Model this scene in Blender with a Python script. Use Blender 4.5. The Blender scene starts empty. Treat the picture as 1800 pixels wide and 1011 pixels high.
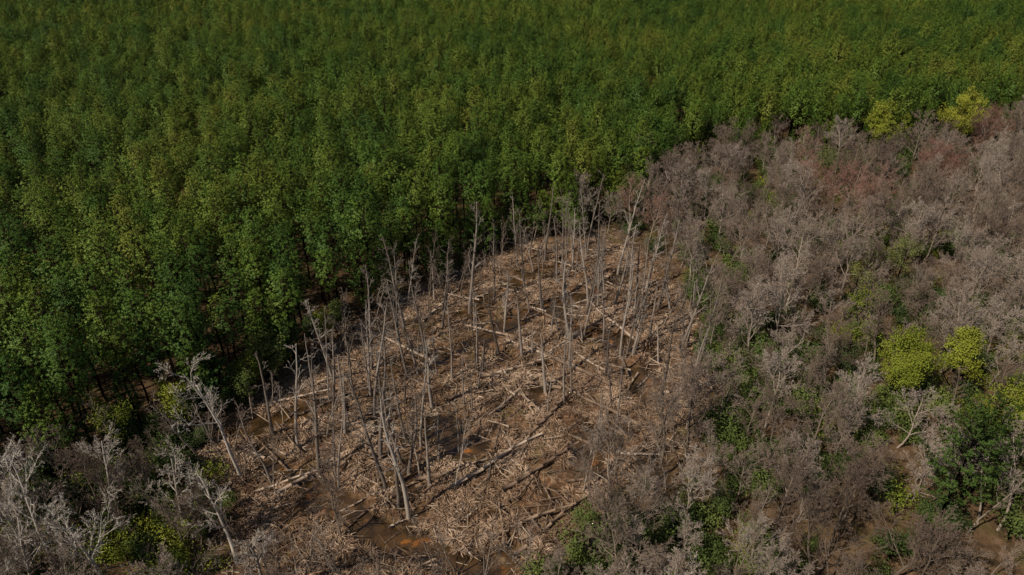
import bpy, math, random
import numpy as np
from mathutils import Vector
S=bpy.context.scene
rng=np.random.default_rng(7); random.seed(7)
# ---------------------------------------------------------------- noise
_T=np.random.RandomState(3).rand(256,256)
def vn(x,y,sc=1.0,off=0):
    x=np.asarray(x,float)/sc+off*17.3+1000; y=np.asarray(y,float)/sc+off*9.7+1000
    xi=np.floor(x).astype(int); yi=np.floor(y).astype(int); fx=x-xi; fy=y-yi
    fx=fx*fx*(3-2*fx); fy=fy*fy*(3-2*fy)
    a=_T[xi%256,yi%256]; b=_T[(xi+1)%256,yi%256]; c=_T[xi%256,(yi+1)%256]; d=_T[(xi+1)%256,(yi+1)%256]
    return (a*(1-fx)+b*fx)*(1-fy)+(c*(1-fx)+d*fx)*fy
# ---------------------------------------------------------------- regions
BX=[-600,-300,-150,-90,-62,-50,-41,-34,-26,-17,-7,5.5,15,28,39,61,81,115,137,200,400,900]
BY=[-20,0,18,34,47,56,66,76,89,102,113,121,125,134,155,165,165,176,187,215,280,400]
def yb(x): return np.interp(x,BX,BY)
CL=np.array([(5,121),(17,122),(27,115),(29,94),(26,76),(18,64),(10,56),(4,49),(0,40),(-25,40),(-30,54),(-37,60),(-37,68),(-27,86),(-17,98),(-8,109)],float)
def inpoly(x,y,P=CL):
    x=np.asarray(x,float);y=np.asarray(y,float); r=np.zeros(x.shape,bool); n=len(P)
    for i in range(n):
        x1,y1=P[i];x2,y2=P[(i+1)%n]
        c=((y1>y)!=(y2>y))&(x<(x2-x1)*(y-y1)/(y2-y1+1e-9)+x1); r^=c
    return r
def dseg(x,y,P,closed=False):
    d=np.full(np.shape(x),1e9); n=len(P)
    for i in range(n if closed else n-1):
        a=np.array(P[i],float);b=np.array(P[(i+1)%n],float);ab=b-a
        t=np.clip(((x-a[0])*ab[0]+(y-a[1])*ab[1])/(ab@ab),0,1)
        d=np.minimum(d,np.hypot(x-a[0]-t*ab[0],y-a[1]-t*ab[1]))
    return d
def clr(x,y):
    d=dseg(x,y,CL,True); return np.where(inpoly(x,y),d,-d)
CH=[[(-35,67),(-28,71),(-18,77),(-8,86),(-2,90),(5,98),(14,101),(20,110)],[(8,62),(12,67),(16,72),(18,79),(23,86)],
    [(-30,63),(-22,57),(-14,51),(-5,47)],[(-9,66),(-5,65)],[(-4,86),(-1,84)],[(15,89),(18,87)],[(-13,92),(-6,97),(2,107),(9,113)],[(-18,77),(-16,68),(-9,66)],[(5,98),(10,90),(16,88)]]
WZ=-0.28
def gh(x,y):
    x=np.asarray(x,float);y=np.asarray(y,float)
    s=clr(x,y); k=np.clip((s+3)/6,0,1)
    h=0.6*(vn(x,y,6,1)-.5)+0.7*(vn(x,y,2.2,2)-.5)+.5*(vn(x,y,1.0,3)-.5)
    base=0.5+1.2*(vn(x,y,25,4)-.3)
    dc=np.full(x.shape,1e9)
    for c in CH: dc=np.minimum(dc,dseg(x,y,c))
    w=.7+2.4*(vn(x,y,3.0,5)-.3)
    dig=np.clip(1-(dc-w)/1.4,0,1)
    hc=h+0.14-0.7*dig
    return hc*k+(base+h*.6)*(1-k)
# ---------------------------------------------------------------- mesh builder
class MB:
    def __init__(s): s.v=[];s.f=[];s.n=0;s.nr=[]
    def add(s,v,f,m=0,nr=None):
        v=np.asarray(v,float).reshape(-1,3); f=np.asarray(f,int); s.v.append(v); s.f.append((f+s.n,m)); s.n+=len(v)
        s.nr.append(np.zeros_like(v) if nr is None else nr)
    def mesh(s,name,mats,smooth=False,cn=False):
        me=bpy.data.meshes.new(name); v=np.concatenate(s.v); me.vertices.add(len(v)); me.vertices.foreach_set('co',v.ravel())
        tot=[];idx=[];mi=[]
        for f,m in s.f:
            tot.append(np.full(len(f),f.shape[1]));idx.append(f.ravel());mi.append(np.full(len(f),m))
        tot=np.concatenate(tot);idx=np.concatenate(idx);mi=np.concatenate(mi)
        me.loops.add(len(idx)); me.loops.foreach_set('vertex_index',idx.astype(np.int32))
        st=np.concatenate([[0],np.cumsum(tot)[:-1]]); me.polygons.add(len(tot)); me.polygons.foreach_set('loop_start',st.astype(np.int32))
        me.polygons.foreach_set('material_index',mi.astype(np.int32))
        if smooth or cn: me.polygons.foreach_set('use_smooth',np.ones(len(tot),bool))
        for m in mats: me.materials.append(m)
        me.update(calc_edges=True); 
        if cn: me.normals_split_custom_set_from_vertices(np.concatenate(s.nr))
        return me
def nrm(a): return a/(np.linalg.norm(a,axis=-1,keepdims=True)+1e-9)
def tubes(mb,segs,sides,m=0,caps=False):
    if len(segs)==0: return
    q=np.array(segs,float); p0=q[:,:3];p1=q[:,3:6];r0=q[:,6];r1=q[:,7]; d=nrm(p1-p0)
    ref=np.where(np.abs(d[:,2:3])>.9,np.array([[1,0,0]]),np.array([[0,0,1]])); a=nrm(np.cross(d,ref)); b=np.cross(d,a)
    an=np.arange(sides)*2*math.pi/sides; c=np.cos(an)[None,:,None];s=np.sin(an)[None,:,None]
    ring=a[:,None]*c+b[:,None]*s
    V=np.concatenate([p0[:,None]+ring*r0[:,None,None],p1[:,None]+ring*r1[:,None,None]],1)
    i=np.arange(sides);j=(i+1)%sides; F=np.stack([i,i+sides,j+sides,j],1)
    N=len(q); FF=(F[None]+(np.arange(N)*2*sides)[:,None,None]).reshape(-1,4); base=mb.n
    mb.add(V.reshape(-1,3),FF,m,nr=np.concatenate([ring,ring],1).reshape(-1,3))
    if caps:
        CC=np.concatenate([(i+sides)[None]+(np.arange(N)*2*sides)[:,None], (i[::-1])[None]+(np.arange(N)*2*sides)[:,None]])
        mb.f.append((CC+base,m))
def ribbons(mb,segs,g,m=0):
    q=np.array(segs,float); p0=q[:,:3];p1=q[:,3:6]; d=nrm(p1-p0); a=nrm(np.cross(d,rdir(g,len(q)))); w=q[:,6:7]*1.15;w1=q[:,7:8]*1.0
    V=np.stack([p0-a*w,p0+a*w,p1+a*w1,p1-a*w1],1); mb.add(V.reshape(-1,3),np.arange(4*len(q)).reshape(-1,4),m)
def rdir(g,n):
    return nrm(g.normal(size=(n,3)))
def leaves(mb,P,g,size,width,m=0,up=0.3,per=1,tri=True,out=None,cen=None,soft=.65):
    P=np.repeat(P,per,0); n=len(P); d=rdir(g,n); d[:,2]+=up
    if out is not None: d+=np.repeat(out,per,0)*.8
    d=nrm(d); s=nrm(np.cross(d,rdir(g,n))); L=size*g.uniform(.6,1.3,(n,1)); W=width*g.uniform(.7,1.3,(n,1))
    fn=nrm(np.cross(s,d))
    if cen is not None:
        O=nrm(P-cen(P)); O=nrm(O+[0,0,.15]); fl=(fn*O).sum(1,keepdims=True)<0; s=np.where(fl,-s,s); fn=np.where(fl,-fn,fn); NN=nrm(O*soft+fn*(1-soft))
    else: NN=fn
    if tri:
        V=np.stack([P-s*W*.5,P+s*W*.5,P+d*L],1); F=np.arange(3*n).reshape(n,3); k=3
    else:
        V=np.stack([P,P+d*L*.5+s*W*.5,P+d*L,P+d*L*.5-s*W*.5],1); F=np.arange(4*n).reshape(n,4); k=4
    mb.add(V.reshape(-1,3),F,m,nr=np.repeat(NN,k,0))
# ---------------------------------------------------------------- materials
def mat(name,cols,rough=.8,noise=None,objvar=1.0,patch=60,spec=.2):
    m=bpy.data.materials.new(name); m.use_nodes=True; nt=m.node_tree; N=nt.nodes; L=nt.links; N.clear()
    out=N.new('ShaderNodeOutputMaterial'); b=N.new('ShaderNodeBsdfPrincipled'); b.inputs['Roughness'].default_value=rough
    b.inputs['Specular IOR Level'].default_value=spec
    oi=N.new('ShaderNodeObjectInfo'); nz=N.new('ShaderNodeTexNoise'); nz.inputs['Scale'].default_value=1/patch; nz.inputs['Detail'].default_value=2
    L.new(oi.outputs['Location'],nz.inputs['Vector'])
    mx=N.new('ShaderNodeMath'); mx.operation='MULTIPLY_ADD'; mx.inputs[1].default_value=1.6; mx.inputs[2].default_value=-.8; L.new(nz.outputs['Fac'],mx.inputs[0])
    md=N.new('ShaderNodeMath'); md.operation='MULTIPLY_ADD'; md.inputs[1].default_value=.75*objvar; md.inputs[2].default_value=.5-.375*objvar
    L.new(oi.outputs['Random'],md.inputs[0]); ad=N.new('ShaderNodeMath'); L.new(md.outputs[0],ad.inputs[0]); L.new(mx.outputs[0],ad.inputs[1])
    a2=ad
    if noise:
        geo=N.new('ShaderNodeNewGeometry'); n2=N.new('ShaderNodeTexNoise'); n2.inputs['Scale'].default_value=noise; n2.inputs['Detail'].default_value=2
        L.new(geo.outputs['Position'],n2.inputs['Vector'])
        m3=N.new('ShaderNodeMath'); m3.operation='MULTIPLY_ADD'; m3.inputs[1].default_value=.8; m3.inputs[2].default_value=-.4; L.new(n2.outputs['Fac'],m3.inputs[0])
        a2=N.new('ShaderNodeMath'); L.new(ad.outputs[0],a2.inputs[0]); L.new(m3.outputs[0],a2.inputs[1])
    r=N.new('ShaderNodeValToRGB'); e=r.color_ramp.elements
    while len(e)<len(cols): e.new(.5)
    for i,c in enumerate(cols): e[i].position=i/(len(cols)-1); e[i].color=(*c,1)
    L.new(a2.outputs[0],r.inputs[0]); L.new(r.outputs[0],b.inputs['Base Color']); L.new(b.outputs[0],out.inputs[0])
    return m
M_pine=mat('pine_needles',[(.052,.108,.018),(.088,.155,.021),(.125,.185,.023),(.18,.20,.028)],patch=45,rough=.6,objvar=1.1)
M_dkpine=mat('dark_pine_needles',[(.03,.06,.010),(.055,.09,.014)],noise=.8)
M_pbark=mat('pine_bark',[(.08,.05,.033),(.13,.09,.062)])
M_bark=mat('grey_bark',[(.11,.083,.06),(.19,.148,.11),(.32,.26,.205)],patch=30)
M_twig=mat('grey_twigs',[(.10,.07,.05),(.155,.112,.083),(.21,.16,.124),(.28,.225,.182)],patch=14,objvar=1.3)
M_red=mat('maple_twigs',[(.16,.08,.058),(.21,.11,.08),(.24,.15,.11)],patch=20)
M_snag=mat('weathered_wood',[(.08,.062,.048),(.17,.135,.108),(.33,.28,.23)],noise=.5,patch=10)
M_white=mat('bleached_wood',[(.30,.25,.20),(.44,.385,.32)],noise=1.)
M_log=mat('log_wood',[(.10,.062,.042),(.22,.15,.10),(.44,.345,.26)],noise=.4,patch=5)
M_ev=mat('evergreen_leaves',[(.03,.05,.012),(.06,.085,.018),(.11,.135,.03)],patch=15,noise=.7)
M_yg=mat('spring_leaves',[(.09,.12,.012),(.15,.175,.016),(.21,.21,.022)],patch=15,noise=.8)
M_mg=mat('muted_leaves',[(.09,.10,.03),(.15,.15,.05)])
M_grass=mat('dead_grass_blades',[(.14,.08,.045),(.28,.18,.11),(.47,.335,.23)],patch=5,noise=.5)
M_lit=mat('litter_sticks',[(.085,.053,.034),(.19,.128,.083),(.40,.305,.22)],patch=5,objvar=1.3)
# ---------------------------------------------------------------- tree makers
def grow(g,p,d,L,r,lev,spec,out,wob=.10):
    ns,nc,cl,ang,st,up=spec[lev]; pts=[p]; ds=[]; cur=p.copy(); dd=d.copy()
    for i in range(ns):
        dd=dd+g.normal(size=3)*(wob if lev==0 else .20); dd[2]+=up; dd/=np.linalg.norm(dd); nx=cur+dd*L/ns
        ra=r*(1-.75*i/ns); rb=r*(1-.75*(i+1)/ns)
        out.append((*cur,*nx,ra,rb,lev)); cur=nx; pts.append(cur); ds.append(dd.copy())
    if lev+1>=len(spec): return
    ph=g.uniform(0,6.28)
    for k in range(nc):
        t=st+(1-st)*(k+g.uniform(0,1))/nc; q=min(t,.999)*ns; i=int(q); pp=pts[i]+(pts[i+1]-pts[i])*(q-i); ax=ds[i]
        u=np.cross(ax,[0.3,.2,1.0] if abs(ax[2])<.9 else [1,0,0]); u/=np.linalg.norm(u)+1e-9; w=np.cross(ax,u); ph+=2.4+g.normal()*.4
        a=ang*g.uniform(.7,1.3); nd=ax*math.cos(a)+(u*math.cos(ph)+w*math.sin(ph))*math.sin(a)
        shape=(1-.55*(t-st)/(1-st+1e-6)) if lev==0 else (1.1-.5*t)
        grow(g,pp,nd,L*cl*shape*g.uniform(.7,1.2),r*(1-.75*t)*.62,lev+1,spec,out)
def treemesh(name,segs,mats,rmin=.013,extra=None,seed=1,cn=False):
    mb=MB(); q=np.array(segs); q[:,6:8]=np.maximum(q[:,6:8],rmin); g=np.random.default_rng(seed)
    tubes(mb,q[q[:,8]<=0],7,0);tubes(mb,q[q[:,8]==1],4,0);
    s2=q[q[:,8]==2]; 
    if len(s2): tubes(mb,s2,3,1)
    s3=q[q[:,8]>=3]
    if len(s3): ribbons(mb,s3,g,1)
    if extra: extra(mb)
    return mb.mesh(name,mats,cn=cn)
PROTO={}
def proto(key,name,me):
    c=PROTO.get(key)
    if not c: c=PROTO[key]=bpy.data.collections.new(key)
    o=bpy.data.objects.new(name,me); c.objects.link(o); return o
def pine(seed,H=17,R=2.5,cb=.42,dens=1.0,per=15,ln=.27,nm=None,pw=1.9):
    g=np.random.default_rng(seed); mb=MB(); segs=[]; p=np.array([0,0,-.4]);lean=g.normal(size=2)*.015; n=8
    for i in range(n):
        nx=p+np.array([lean[0]*H/n+g.normal()*.05,lean[1]*H/n+g.normal()*.05,(H+.1)/n]); segs.append((*p,*nx,.17*(1-.9*i/n),.17*(1-.9*(i+1)/n))); p=nx
    tr=np.array([s[:3] for s in segs]+[tuple(p)]); tubes(mb,segs,6,0)
    z=H*cb; br=[];P=[];O=[]
    while z<H-.3:
        t=(z-H*cb)/(H*(1-cb)); prof=(min(1,.6+t*1.8))*(1-t**pw)**.8
        nb=5 if t<.75 else 4
        a0=g.uniform(0,6.28)
        for k in range(nb):
            a=a0+k*6.283/nb+g.normal()*.3; L=R*prof*g.choice([.6,.85,1.0,1.2])*g.uniform(.9,1.1)+.15
            rise=.3+.6*t+g.normal()*.12; b0=np.array([np.interp(z,tr[:,2],tr[:,0]),np.interp(z,tr[:,2],tr[:,1]),z])
            dv=np.array([math.cos(a),math.sin(a),rise]); e=b0+dv*L*.6; e2=e+np.array([dv[0],dv[1],rise+.6])*L*.4
            br.append((*b0,*e,.04,.025));br.append((*e,*e2,.025,.01))
            nc=max(3,int(L*4.4*dens)); sprd=.12+.12*L/R
            for c in range(nc):
                s=.42+.6*(c+g.uniform())/nc; q=(b0+dv*L*s if s<.6 else e+(e2-e)*(s-.6)/.4)+g.normal(size=3)*np.array([1,1,.6])*sprd
                P.append(q);O.append(dv*.5)
        z+=g.uniform(.5,.75)
    for k in range(4): P.append(p-np.array([0,0,.25*k]));O.append([0,0,1.])
    tubes(mb,br,3,0)
    def cen(Q):
        c=Q.copy(); c[:,0]=0;c[:,1]=0; c[:,2]=Q[:,2]*.45+H*(cb+.1)*.55-.3; return c
    leaves(mb,np.array(P),g,ln,.08,1,up=.6,per=per,out=np.array(O),cen=cen,soft=.75)
    return mb.mesh('pine_tree',[M_pbark,nm or M_pine],cn=True)
for i in range(9):
    g=random.Random(i); proto('pines','pine_tree',pine(100+i,H=g.uniform(14.8,17.2),R=g.uniform(1.9,2.45),cb=g.uniform(.46,.55)))
for i in range(3): proto('edgepines','pine_tree',pine(120+i,H=13+i,R=2.6,cb=.12))
def bare(seed,H,mats,slim=False):
    g=np.random.default_rng(seed)
    if slim: sp=[(7,9,.26,.55,.42,.05),(4,5,.45,.6,.2,.10),(3,5,.5,.6,.2,.06),(1,2,.5,.5,.3,.05),(1,0,0,0,0,0)]
    else: sp=[(6,12,.50,.72,.32,.05),(4,7,.46,.62,.22,.09),(3,7,.50,.6,.15,.06),(1,6,.60,.55,.2,.04),(1,0,0,0,0,.02)]
    out=[]; grow(g,np.array([0,0,-.4]),nrm(np.array([g.normal()*.06,g.normal()*.06,1.])),H,.12 if slim else .15,0,sp,out)
    return treemesh('bare_tree',out,mats,seed=seed,rmin=.011)
for i in range(8): proto('bare','bare_tree',bare(200+i,random.uniform(8.5,11.0),[M_bark,M_twig]))
for i in range(3): proto('maple','red_maple_tree',bare(230+i,random.uniform(9,11),[M_bark,M_red]))
for i in range(6): proto('slim','bare_sapling',bare(250+i,random.uniform(8.5,12.5),[M_bark,M_twig],slim=True))
def leafy(seed,H,R,matl,cb=.3,n=420,per=26,ls=.22,name='leafy_tree',cl=.45,nl=14):
    g=np.random.default_rng(seed); sp=[(5,9,.5,.75,.2,.05),(4,5,.45,.65,.25,.06),(2,3,.4,.6,.3,.03)]
    out=[]; grow(g,np.array([0,0,-.3]),np.array([0,0,1.]),H*.7,.05+H*.014,0,sp,out)
    C=[]; zc=H*(cb+(1-cb)*.5); hz=H*(1-cb)*.5
    lob=[(rdir(g,1)[0]*g.uniform(.3,.8)*R,g.uniform(.2,.45)*R) for _ in range(nl)]
    for k in range(n):
        c,r=lob[g.integers(len(lob))]; d=rdir(g,1)[0]; q=c+d*r*g.uniform(.35,1.15); q[2]=q[2]*hz/R+zc; q[2]=max(q[2],.2); C.append(q)
    C=np.array(C)
    def ex(mb):
        P=np.repeat(C,per,0)+g.normal(size=(n*per,3))*cl*.5
        def cen(Q): c=Q*0; c[:,2]=zc*.85; return c
        leaves(mb,P,g,ls,ls*.55,2,up=.15,tri=False,cen=cen,soft=.4)
    return treemesh(name,out,[M_bark,M_bark,matl],extra=ex,cn=True)
for i in range(5): proto('shrub','evergreen_shrub',leafy(300+i,random.uniform(2.6,4.8),random.uniform(1.3,2.0),M_ev,cb=.08,n=110,per=12,ls=.23,name='evergreen_shrub',cl=.5))
for i in range(4): proto('edge','broadleaf_tree',leafy(320+i,random.uniform(6.5,9),random.uniform(2,2.6),M_ev,cb=.2,n=260,per=14,ls=.25,name='broadleaf_tree'))
for i in range(3): proto('yshrub','yellow_shrub',leafy(340+i,random.uniform(1.6,3.4),random.uniform(1.0,1.7),M_yg,cb=.08,n=60,per=9,ls=.17,name='yellow_shrub',cl=.6))
def tuft(seed):
    g=np.random.default_rng(seed); mb=MB(); n=70; r=np.sqrt(g.uniform(0,1,n))*.42; a=g.uniform(0,6.28,n)
    P=np.stack([r*np.cos(a),r*np.sin(a),np.full(n,-.08)],1); d=np.stack([np.cos(a)*(.3+r*1.5),np.sin(a)*(.3+r*1.5),g.uniform(.7,1.3,n)],1)+g.normal(size=(n,3))*.25; d=nrm(d)
    L=g.uniform(.3,.75,(n,1)); s=nrm(np.cross(d,rdir(g,n)))*.045; m=P+d*L*.6; e=m+nrm(d*[1.3,1.3,.15]+[0,0,-.25])*L*.6
    V=np.stack([P-s,P+s,m+s*.8,m-s*.8,e+s*.2,e-s*.2],1).reshape(-1,3); i=np.arange(n)[:,None]*6
    mb.add(V,np.concatenate([i+[0,1,2,3],i+[3,2,4,5]])); return mb.mesh('grass_tuft',[M_grass])
for i in range(5): proto('tufts','dead_grass',tuft(400+i))
def litter(seed):
    g=np.random.default_rng(seed); mb=MB(); sg=[]
    for k in range(10):
        a=g.uniform(0,6.28); L=g.uniform(.4,2.4); c=np.array([*g.normal(size=2)*.8,g.uniform(.03,.25)]); d=np.array([math.cos(a),math.sin(a),g.normal()*.16])*L/2; r=g.uniform(.015,.055)
        sg.append((*(c-d),*(c+d),r,r*.6))
    tubes(mb,sg,4,0); return mb.mesh('sticks',[M_lit])
for i in range(6): proto('litter','fallen_sticks',litter(420+i))
# ---------------------------------------------------------------- scatter with geometry nodes
def scatter(name,key,X,Y,scl,tilt=0.03,zoff=0,zs=None):
    n=len(X); Z=gh(X,Y)+zoff; me=bpy.data.meshes.new(name); me.vertices.add(n); me.vertices.foreach_set('co',np.stack([X,Y,Z],1).ravel())
    a=me.attributes.new('rot','FLOAT_VECTOR','POINT'); a.data.foreach_set('vector',np.stack([rng.normal(size=n)*tilt,rng.normal(size=n)*tilt,rng.uniform(0,6.28,n)],1).ravel())
    zsc=scl*(rng.uniform(.9,1.1,n) if zs is None else zs)
    a=me.attributes.new('scl','FLOAT_VECTOR','POINT'); a.data.foreach_set('vector',np.stack([scl,scl,zsc],1).ravel())
    a=me.attributes.new('pick','INT','POINT'); a.data.foreach_set('value',rng.integers(0,len(PROTO[key].objects),n).astype(np.int32))
    o=bpy.data.objects.new(name,me); S.collection.objects.link(o)
    ng=bpy.data.node_groups.new('scatter_'+name,'GeometryNodeTree'); ng.interface.new_socket('Geometry',in_out='INPUT',socket_type='NodeSocketGeometry'); ng.interface.new_socket('Geometry',in_out='OUTPUT',socket_type='NodeSocketGeometry')
    N=ng.nodes;L=ng.links; gi=N.new('NodeGroupInput');go=N.new('NodeGroupOutput'); ci=N.new('GeometryNodeCollectionInfo'); ci.inputs['Collection'].default_value=PROTO[key]; ci.inputs['Separate Children'].default_value=True; ci.inputs['Reset Children'].default_value=True
    ip=N.new('GeometryNodeInstanceOnPoints'); ip.inputs['Pick Instance'].default_value=True
    def at(nm,ty):
        q=N.new('GeometryNodeInputNamedAttribute'); q.data_type=ty; q.inputs['Name'].default_value=nm
        return [s for s in q.outputs if s.enabled and s.name=='Attribute'][0]
    L.new(gi.outputs[0],ip.inputs['Points']);L.new(ci.outputs[0],ip.inputs['Instance']);L.new(at('rot','FLOAT_VECTOR'),ip.inputs['Rotation']);L.new(at('scl','FLOAT_VECTOR'),ip.inputs['Scale']);L.new(at('pick','INT'),ip.inputs['Instance Index'])
    L.new(ip.outputs[0],go.inputs[0]); md=o.modifiers.new('scatter','NODES'); md.node_group=ng; return o
def jgrid(x0,x1,y0,y1,sp,j=.4):
    gx,gy=np.meshgrid(np.arange(x0,x1,sp),np.arange(y0,y1,sp)); x=gx.ravel();y=gy.ravel(); x=x+rng.uniform(-j,j,len(x))*sp;y=y+rng.uniform(-j,j,len(y))*sp; return x,y
def infov(x,y,m=25): return np.abs(x)<.80*y+m
SP=[('spring_green_tree',49.5,72,13,5.0,M_yg,801,dict(n=650,per=20,cb=.25,ls=.24)),('spring_green_tree',57.5,72,12,3.4,M_yg,802,dict(n=340,per=20,cb=.3,ls=.24)),
('spring_green_tree',56.5,60.5,14,5.2,M_yg,803,dict(n=700,per=20,cb=.25,ls=.24)),('spring_green_tree',88,160,17,4.8,M_yg,804,dict(n=480,per=16,cb=.3,ls=.3)),
('spring_green_tree',110,168,19,5.8,M_yg,805,dict(n=640,per=16,cb=.3,ls=.3)),('budding_tree',23,127,12.5,3.2,M_mg,806,dict(n=260,per=16,cb=.3)),('budding_tree',69,146,12,3.4,M_mg,807,dict(n=220,per=14,cb=.3)),
('budding_tree',-46.5,62,10,3.0,M_yg,808,dict(n=280,per=16,cb=.2)),('budding_tree',-35,74,8,2.4,M_yg,809,dict(n=200,per=14,cb=.2)),
('budding_tree',64,100,11,2.8,M_mg,810,dict(n=200,per=16,cb=.3)),('budding_tree',52,88,10,2.5,M_yg,811,dict(n=60,per=12,cb=.3)),('budding_tree',-41.5,66,9,2.8,M_yg,812,dict(n=240,per=14,cb=.2)),
('budding_tree',-39,47,5,2.6,M_yg,813,dict(n=120,per=12,cb=.1)),('budding_tree',-33,44,4.5,2.4,M_yg,814,dict(n=100,per=12,cb=.1)),('budding_tree',55,95,10,2.4,M_mg,815,dict(n=120,per=12,cb=.3)),
('budding_tree',-20,98,8,2.2,M_mg,816,dict(n=160,per=12,cb=.2)),('budding_tree',-28,86,7,2.2,M_yg,817,dict(n=120,per=12,cb=.2)),('budding_tree',-52,52,7,2.6,M_yg,818,dict(n=140,per=12,cb=.2))]
def farsp(x,y):
    k=np.ones(x.shape,bool)
    for a in SP: k&=np.hypot(x-a[1],(y-a[2]+a[4]*.45)*.8)>a[4]*1.05
    k&=np.hypot(x-44.5,y-49)>3.4
    return k
# pines
x,y=jgrid(-440,440,20,470,3.75,.36)
edge=yb(x)+1.5+4*(vn(x,y,12,7)-.5)
k=(y>edge)&infov(x,y,30)&(vn(x,y,7,8)<.91)&(rng.uniform(size=len(x))<.97)&farsp(x,y)
x=x[k];y=y[k]; scatter('pine_forest','pines',x,y,rng.uniform(.83,1.13,len(x))*(.92+.16*vn(x,y,30,9)))
x,y=jgrid(-110,140,20,190,2.7,.4); d=y-yb(x); k=(d>-.5)&(d<5)&(rng.uniform(size=len(x))<.7)&farsp(x,y); scatter('pine_edge','edgepines',x[k],y[k],rng.uniform(.5,1.0,k.sum()))
# bare trees
x,y=jgrid(-130,240,22,225,4.5,.46)
s=clr(x,y); k=(y<yb(x)-.5)&infov(x,y,22)&farsp(x,y)&((s<-1.5)|((y<52)&(rng.uniform(size=len(x))<.22)))&~((x<-20)&(s>-3)&(y>55))
redz=(vn(x,y,14,11)>.7)&(y>95)
k1=k&~redz&(rng.uniform(size=len(x))<.95)&(vn(x,y,8,44)<.9); scatter('bare_woodland','bare',x[k1],y[k1],rng.uniform(.65,1.3,k1.sum()))
k2=k&redz; scatter('red_maple_woodland','maple',x[k2],y[k2],rng.uniform(.85,1.15,k2.sum()))
# slender saplings
x,y=jgrid(-60,60,36,132,2.4,.48); s=clr(x,y)
pr=np.where(s<0,.2,np.clip(.7-s*.10,.03,.65)); pr=np.where((s>0)&(x<-10)&(y>58),pr+.15,pr); pr=np.where((s>0)&(y<54),pr+.1,pr); pr=np.where((s<0)&(x<-25)&(y<62),.45,pr)
pr=pr*(.2+1.3*vn(x,y,7,12))
k=(y<yb(x)+1)&(rng.uniform(size=len(x))<pr); scatter('bare_saplings','slim',x[k],y[k],rng.uniform(.45,1.05,k.sum()),tilt=.04)
# shrubs
x,y=jgrid(-110,150,24,190,2.3,.48); s=clr(x,y); v=vn(x,y,11,14)
pr=np.clip((v-.35)*1.8,0.12,.85); pr=np.where((x<-30)&(y<60),.5,pr); pr=np.where(~farsp(x,y),.6,pr)
k=(y<yb(x)+1)&infov(x,y)&(s<-.5)&(rng.uniform(size=len(x))<pr); scatter('evergreen_shrubs','shrub',x[k],y[k],rng.uniform(.6,1.5,k.sum()))
v=vn(x,y,9,15); pr=np.clip((v-.6)*1.2,.0,.4)+np.where((x<-24)&(y<60),.5,0)
k=(y<yb(x)+1)&(s<-.5)&(rng.uniform(size=len(x))<pr); scatter('yellow_shrubs','yshrub',x[k],y[k],rng.uniform(.8,1.8,k.sum()))
x,y=jgrid(-110,60,20,135,2.6,.45); d=yb(x)-y; pr=np.where(x<-25,.65,.35)
k=(d>-3)&(d<2.5)&(rng.uniform(size=len(x))<pr); scatter('broadleaf_thicket','edge',x[k],y[k],rng.uniform(.6,1.1,k.sum()))
# dead grass + sticks
x,y=jgrid(-58,45,32,128,.72,.5); s=clr(x,y); h=gh(x,y)
pr=np.where(s>0,.38+2.2*(vn(x,y,3.5,20)-.5)+1.0*(h-.05),.0); k=(y<yb(x))&(h>WZ+.12)&(rng.uniform(size=len(x))<pr); scatter('dead_grass','tufts',x[k],y[k],rng.uniform(.6,1.6,k.sum()))
x,y=jgrid(-50,40,34,128,1.5,.5); k=(y<yb(x))&(rng.uniform(size=len(x))<.8)&(clr(x,y)>-3)&(gh(x,y)>WZ+.08); scatter('fallen_sticks','litter',x[k],y[k],rng.uniform(.7,1.6,k.sum()),zoff=.03)
# ---------------------------------------------------------------- individual objects
def put(name,me,x,y,rz=None,sc=1,sz=None,rot=(0,0),dz=0):
    o=bpy.data.objects.new(name,me); o.location=(x,y,float(gh(np.array([x]),np.array([y]))[0])+dz); o.rotation_euler=(rot[0],rot[1],random.uniform(0,6.28) if rz is None else rz)
    o.scale=(sc,sc,sz or sc); S.collection.objects.link(o); return o
def snag(seed,H,r=.17,mats=None,nb=9,brl=.15):
    g=np.random.default_rng(seed); sp=[(9,nb,brl,.7,.35,.04),(3,5,.5,.6,.3,.06),(2,3,.5,.6,.3,.0),(1,0,0,0,0,0)]
    out=[]; grow(g,np.array([0,0,-.5]),nrm(np.array([g.normal()*.02,g.normal()*.02,1.])),H,r,0,sp,out,wob=.04)
    return treemesh('dead_tree',out,mats or [M_snag,M_snag],rmin=.018)
SN=[snag(500+i,1.0*h,r=.22+.008*i,nb=n) for i,(h,n) in enumerate([(17,9),(15,5),(18,13),(13,3),(16,16),(11,2),(19,12),(14,14)])]
pos=[(-11.3,53.2,6),(-14.5,57.4,2),(-11.2,64,0),(-10.6,71.6,4),(-26.3,64,0),(-22.9,60,4),(23.1,71.5,3),(19.3,71.5,2),(6.9,72.6,1),(4.7,75,5),(8.7,87.4,7),(-16,62.5,6),(-13.5,66,1),(-12.3,60,7),
(-9.6,58,5),(-18,70,0),(-19.5,75,4),(-15,79,2),(-8.4,78,1),(-5,81,5),(-12.7,54.6,3),(14,88,0),(17,84,4),(20,92,1),(12,95,7),(9,101,2),(5,97,5),(2,104,0),(-3,100,4),(-7,96,6),(-11,91,7),(15,104,0),(19,109,2),(23,103,4),(24,97,6),(11,110,7),(6,113,1),(1,111,4),(14,115,0),(21,88,5),(13,78,3),(1.5,83,5),(-21,66,5),(-30,66,1),(-24,72,7),(17,98,7),(25,84,2),(26,78,0),(8,106,3),(-17,86,4),(-20,80,6),(-25,77,2),(-13,84,0),(-17,91,2)]
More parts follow.
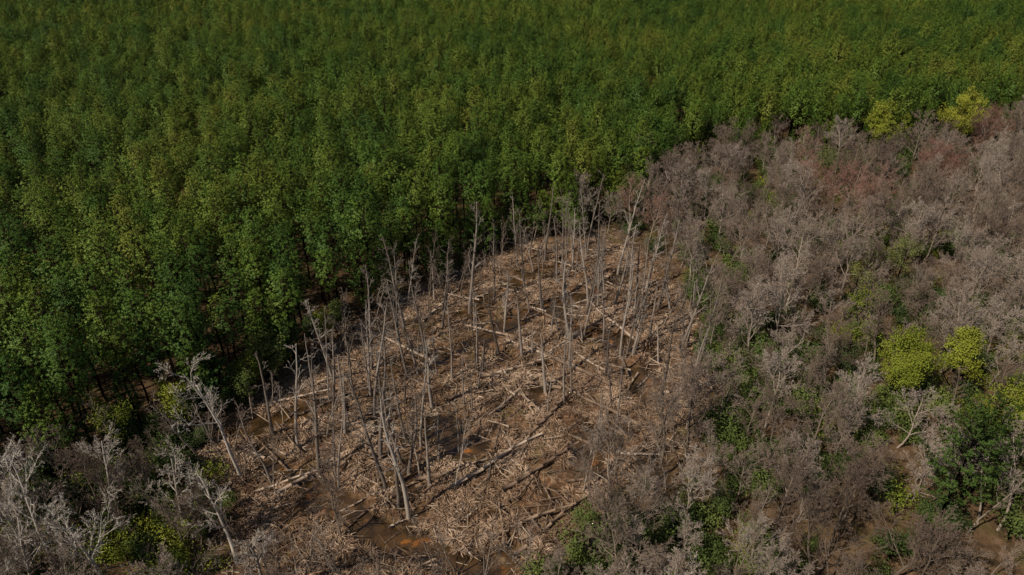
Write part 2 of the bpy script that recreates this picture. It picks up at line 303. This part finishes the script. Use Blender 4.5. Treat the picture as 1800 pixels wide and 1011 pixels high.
for i,(px,py,v) in enumerate(pos):
    sc=random.uniform(.85,1.08); put('dead_tree',SN[v],px,py,sc=random.uniform(.75,1.15),sz=sc,rot=(random.gauss(0,.03),random.gauss(0,.03)))
n=0
while n<85:
    px,py=random.uniform(-28,28),random.uniform(56,120)
    if clr(np.array([px]),np.array([py]))[0]<0 or random.random()>(py-30)/80 or vn(px,py,8,41)<.42: continue
    n+=1; put('dead_tree',SN[random.randrange(8)],px,py,sc=random.uniform(.5,.85),sz=random.uniform(.3,.95),rot=(random.gauss(0,.05),random.gauss(0,.05)))
for i,(px,py,h) in enumerate([(-31.7,59,16),(-46,46,15),(-41,50,13),(-37,42,14),(-28,47,11),(-52,50,14),(-56,47,13),(-34,50,12),(-43,40,14),(-24,43,11)]):
    g=np.random.default_rng(600+i); sp=[(8,8,.36,.62,.42,.03),(5,6,.5,.6,.2,.08),(3,6,.5,.6,.2,.05),(2,5,.5,.6,.2,.0),(1,0,0,0,0,0)]
    out=[]; grow(g,np.array([0,0,-.4]),nrm(np.array([g.normal()*.08,g.normal()*.05,1.])),h,.23,0,sp,out,wob=.07); put('bleached_tree',treemesh('bleached_tree',out,[M_white,M_white],rmin=.011),px,py,rz=0)
def logmesh(seed,L,r):
    g=np.random.default_rng(seed); mb=MB(); n=6; p=np.array([-L/2,0,r*.8]); d=np.array([1.,0,0]); sg=[]
    for i in range(n):
        d=nrm(d+g.normal(size=3)*[.02,.07,.02]); q=p+d*L/n; sg.append((*p,*q,r*(1-.5*i/n),r*(1-.5*(i+1)/n))); p=q
    tubes(mb,sg,8,0,caps=True); st=[]
    for k in range(7):
        i=g.integers(1,n); a=g.uniform(-1.2,1.2); b=np.array(sg[i][:3]); e=b+np.array([.5,math.sin(a),abs(math.cos(a))*.7])*g.uniform(.3,1.6); st.append((*b,*e,r*.25,r*.1))
    tubes(mb,st,4,0); return mb.mesh('fallen_log',[M_log])
LG=[logmesh(700+i,l,r) for i,(l,r) in enumerate([(9,.23),(12,.24),(6,.21),(4.5,.18),(14,.27),(7,.16),(10,.17)])]
logs=[(2,66,1.0,1),(6,71,.9,0),(9,66,2.4,0),(-2,62,.75,4),(3.5,60.5,.7,1),(11,72,2.5,4),(-1,52,1.6,2),(-7,60,.3,0),(4,84,2.6,1),(8,80,2.5,4),(-5,75,.4,0),(1,77,2.9,1)]
for px,py,a,v in logs: put('fallen_log',LG[v],px,py,rz=a,dz=.15)
n=0
while n<280:
    px,py=random.uniform(-34,27),random.uniform(44,118); s=clr(np.array([px]),np.array([py]))[0]
    if s<.5: continue
    n+=1; put('fallen_log',LG[random.randrange(7)],px,py,rz=random.choice([random.gauss(.75,.25),random.gauss(.7,.35),random.gauss(2.5,.3),random.uniform(0,3.1)]),sc=random.uniform(.35,.95),rot=(0,random.gauss(0,.03)),dz=.12)
for nme,px,py,H,R,m,sd,kw in SP: put(nme,leafy(sd,H,R,m,name=nme,**kw),px,py)
put('pine_tree',pine(820,H=16,R=4.0,cb=.3,dens=1.1,nm=M_dkpine,pw=2.),44.5,50.5); put('pine_tree',pine(821,H=14,R=3,cb=.3,nm=M_dkpine,pw=2.),50,55)
# ---------------------------------------------------------------- ground
def axis(fine0,fine1,st,lo,hi):
    a=list(np.arange(fine0,fine1,st)); s=st;v=fine0
    L=[]
    while v>lo: s*=1.18; v-=s; L.append(v)
    R=[];s=st;v=a[-1]
    while v<hi: s*=1.18; v+=s; R.append(v)
    return np.array(L[::-1]+a+R)
ax=axis(-50,45,.33,-4000,4000); ay=axis(36,124,.33,-4000,4500); GX,GY=np.meshgrid(ax,ay); Z=gh(GX,GY)
nx,ny=len(ax),len(ay); mb=MB(); i=np.arange(nx-1)[None]+np.arange(ny-1)[:,None]*nx; F=np.stack([i,i+1,i+1+nx,i+nx],-1).reshape(-1,4)
mb.add(np.stack([GX,GY,Z],-1).reshape(-1,3),F)
def gmat():
    m=bpy.data.materials.new('swamp_floor'); m.use_nodes=True; nt=m.node_tree;N=nt.nodes;L=nt.links; b=N['Principled BSDF']; b.inputs['Roughness'].default_value=.9; b.inputs['Specular IOR Level'].default_value=.15
    g=N.new('ShaderNodeNewGeometry')
    def nz(sc,det=5):
        n=N.new('ShaderNodeTexNoise'); n.inputs['Scale'].default_value=sc;n.inputs['Detail'].default_value=det;n.inputs['Roughness'].default_value=.7; L.new(g.outputs['Position'],n.inputs['Vector']); return n.outputs['Fac']
    def ramp(f,cs):
        r=N.new('ShaderNodeValToRGB'); e=r.color_ramp.elements
        while len(e)<len(cs): e.new(.5)
        for k,(p,c) in enumerate(cs): e[k].position=p;e[k].color=(*c,1)
        L.new(f,r.inputs[0]); return r.outputs[0]
    def mix(f,a,c):
        q=N.new('ShaderNodeMix');q.data_type='RGBA'; L.new(f,q.inputs[0]);L.new(a,q.inputs[6]);L.new(c,q.inputs[7]);return q.outputs[2]
    c1=ramp(nz(1.7,7),[(.34,(.045,.024,.012)),(.46,(.105,.056,.028)),(.58,(.18,.10,.053)),(.70,(.33,.215,.135))])
    c2=ramp(nz(.9,7),[(.3,(.035,.023,.012)),(.5,(.10,.06,.03)),(.7,(.17,.105,.06))])
    c3=ramp(nz(.5,4),[(.35,(.035,.022,.01)),(.65,(.08,.045,.022))])
    a=N.new('ShaderNodeAttribute');a.attribute_name='zone'; sp=N.new('ShaderNodeSeparateColor');L.new(a.outputs['Color'],sp.inputs[0])
    c=mix(sp.outputs[0],c2,c1); c=mix(sp.outputs[1],c,c3)
    gr=ramp(nz(.22,6),[(.52,(0,0,0)),(.66,(.5,.5,.5))]); gc=N.new('ShaderNodeRGB');gc.outputs[0].default_value=(.085,.082,.02,1); c=mix(gr,c,gc.outputs[0])
    mm=N.new('ShaderNodeMath'); L.new(sp.outputs[2],mm.inputs[0]); mm.operation='MULTIPLY'; mm.inputs[1].default_value=.8
    dk=N.new('ShaderNodeRGB');dk.outputs[0].default_value=(.055,.032,.015,1); c=mix(mm.outputs[0],c,dk.outputs[0])
    L.new(c,b.inputs['Base Color'])
    bp=N.new('ShaderNodeBump');bp.inputs['Strength'].default_value=.8;bp.inputs['Distance'].default_value=.15;L.new(nz(4,6),bp.inputs['Height']);L.new(bp.outputs[0],b.inputs['Normal'])
    return m
me=mb.mesh('ground',[gmat()],smooth=True)
col=me.color_attributes.new('zone','FLOAT_COLOR','POINT'); sc_=clr(GX,GY)+3*(vn(GX,GY,4,30)-.5)
A=np.zeros((ny,nx,4)); A[...,0]=np.clip((sc_+1.5)/3,0,1); A[...,1]=np.clip((GY-yb(GX))/3,0,1); A[...,2]=np.clip((WZ+.2-Z)/.2,0,1); A[...,3]=1
col.data.foreach_set('color',A.reshape(-1)); o=bpy.data.objects.new('ground',me); S.collection.objects.link(o)
# water
m=bpy.data.materials.new('swamp_water'); m.use_nodes=True; N=m.node_tree.nodes;L=m.node_tree.links;b=N['Principled BSDF']; b.inputs['Roughness'].default_value=.12
n=N.new('ShaderNodeTexNoise'); n.inputs['Scale'].default_value=.45;n.inputs['Detail'].default_value=6; g=N.new('ShaderNodeNewGeometry');L.new(g.outputs['Position'],n.inputs['Vector'])
r=N.new('ShaderNodeValToRGB'); e=r.color_ramp.elements; e[0].position=.42;e[0].color=(.035,.021,.009,1);e[1].position=.63;e[1].color=(.08,.043,.017,1); x3=e.new(.77); x3.color=(.42,.14,.02,1)
L.new(n.outputs['Fac'],r.inputs[0]);L.new(r.outputs[0],b.inputs['Base Color'])
mb=MB(); mb.add([(-44,36,WZ),(32,36,WZ),(32,124,WZ),(-44,124,WZ)],[[0,1,2,3]]); o=bpy.data.objects.new('swamp_water',mb.mesh('swamp_water',[m])); S.collection.objects.link(o)
# ---------------------------------------------------------------- light, sky
AZ=math.radians(232); EL=math.radians(45)
sv=Vector((math.sin(AZ)*math.cos(EL),math.cos(AZ)*math.cos(EL),math.sin(EL)))
ld=bpy.data.lights.new('sun','SUN'); ld.energy=5.0; ld.angle=math.radians(.5); ld.color=(1,.915,.79); lo=bpy.data.objects.new('sun',ld); lo.rotation_euler=sv.to_track_quat('Z','Y').to_euler(); S.collection.objects.link(lo)
w=bpy.data.worlds.new('World'); S.world=w; w.use_nodes=True; N=w.node_tree.nodes; sk=N.new('ShaderNodeTexSky'); sk.sky_type='NISHITA'; sk.sun_disc=False; sk.sun_elevation=EL; sk.sun_rotation=AZ
w.node_tree.links.new(sk.outputs[0],N['Background'].inputs[0]); N['Background'].inputs[1].default_value=.068
cd=bpy.data.cameras.new('camera'); cd.sensor_width=36; cd.lens=36/(2*900/1216); cd.clip_end=9000; cd.clip_start=1; co=bpy.data.objects.new('camera',cd); co.location=(0,0,60); co.rotation_euler=(math.radians(60),0,0); S.collection.objects.link(co); S.camera=co
S.view_settings.view_transform='Standard'; S.view_settings.look='None'
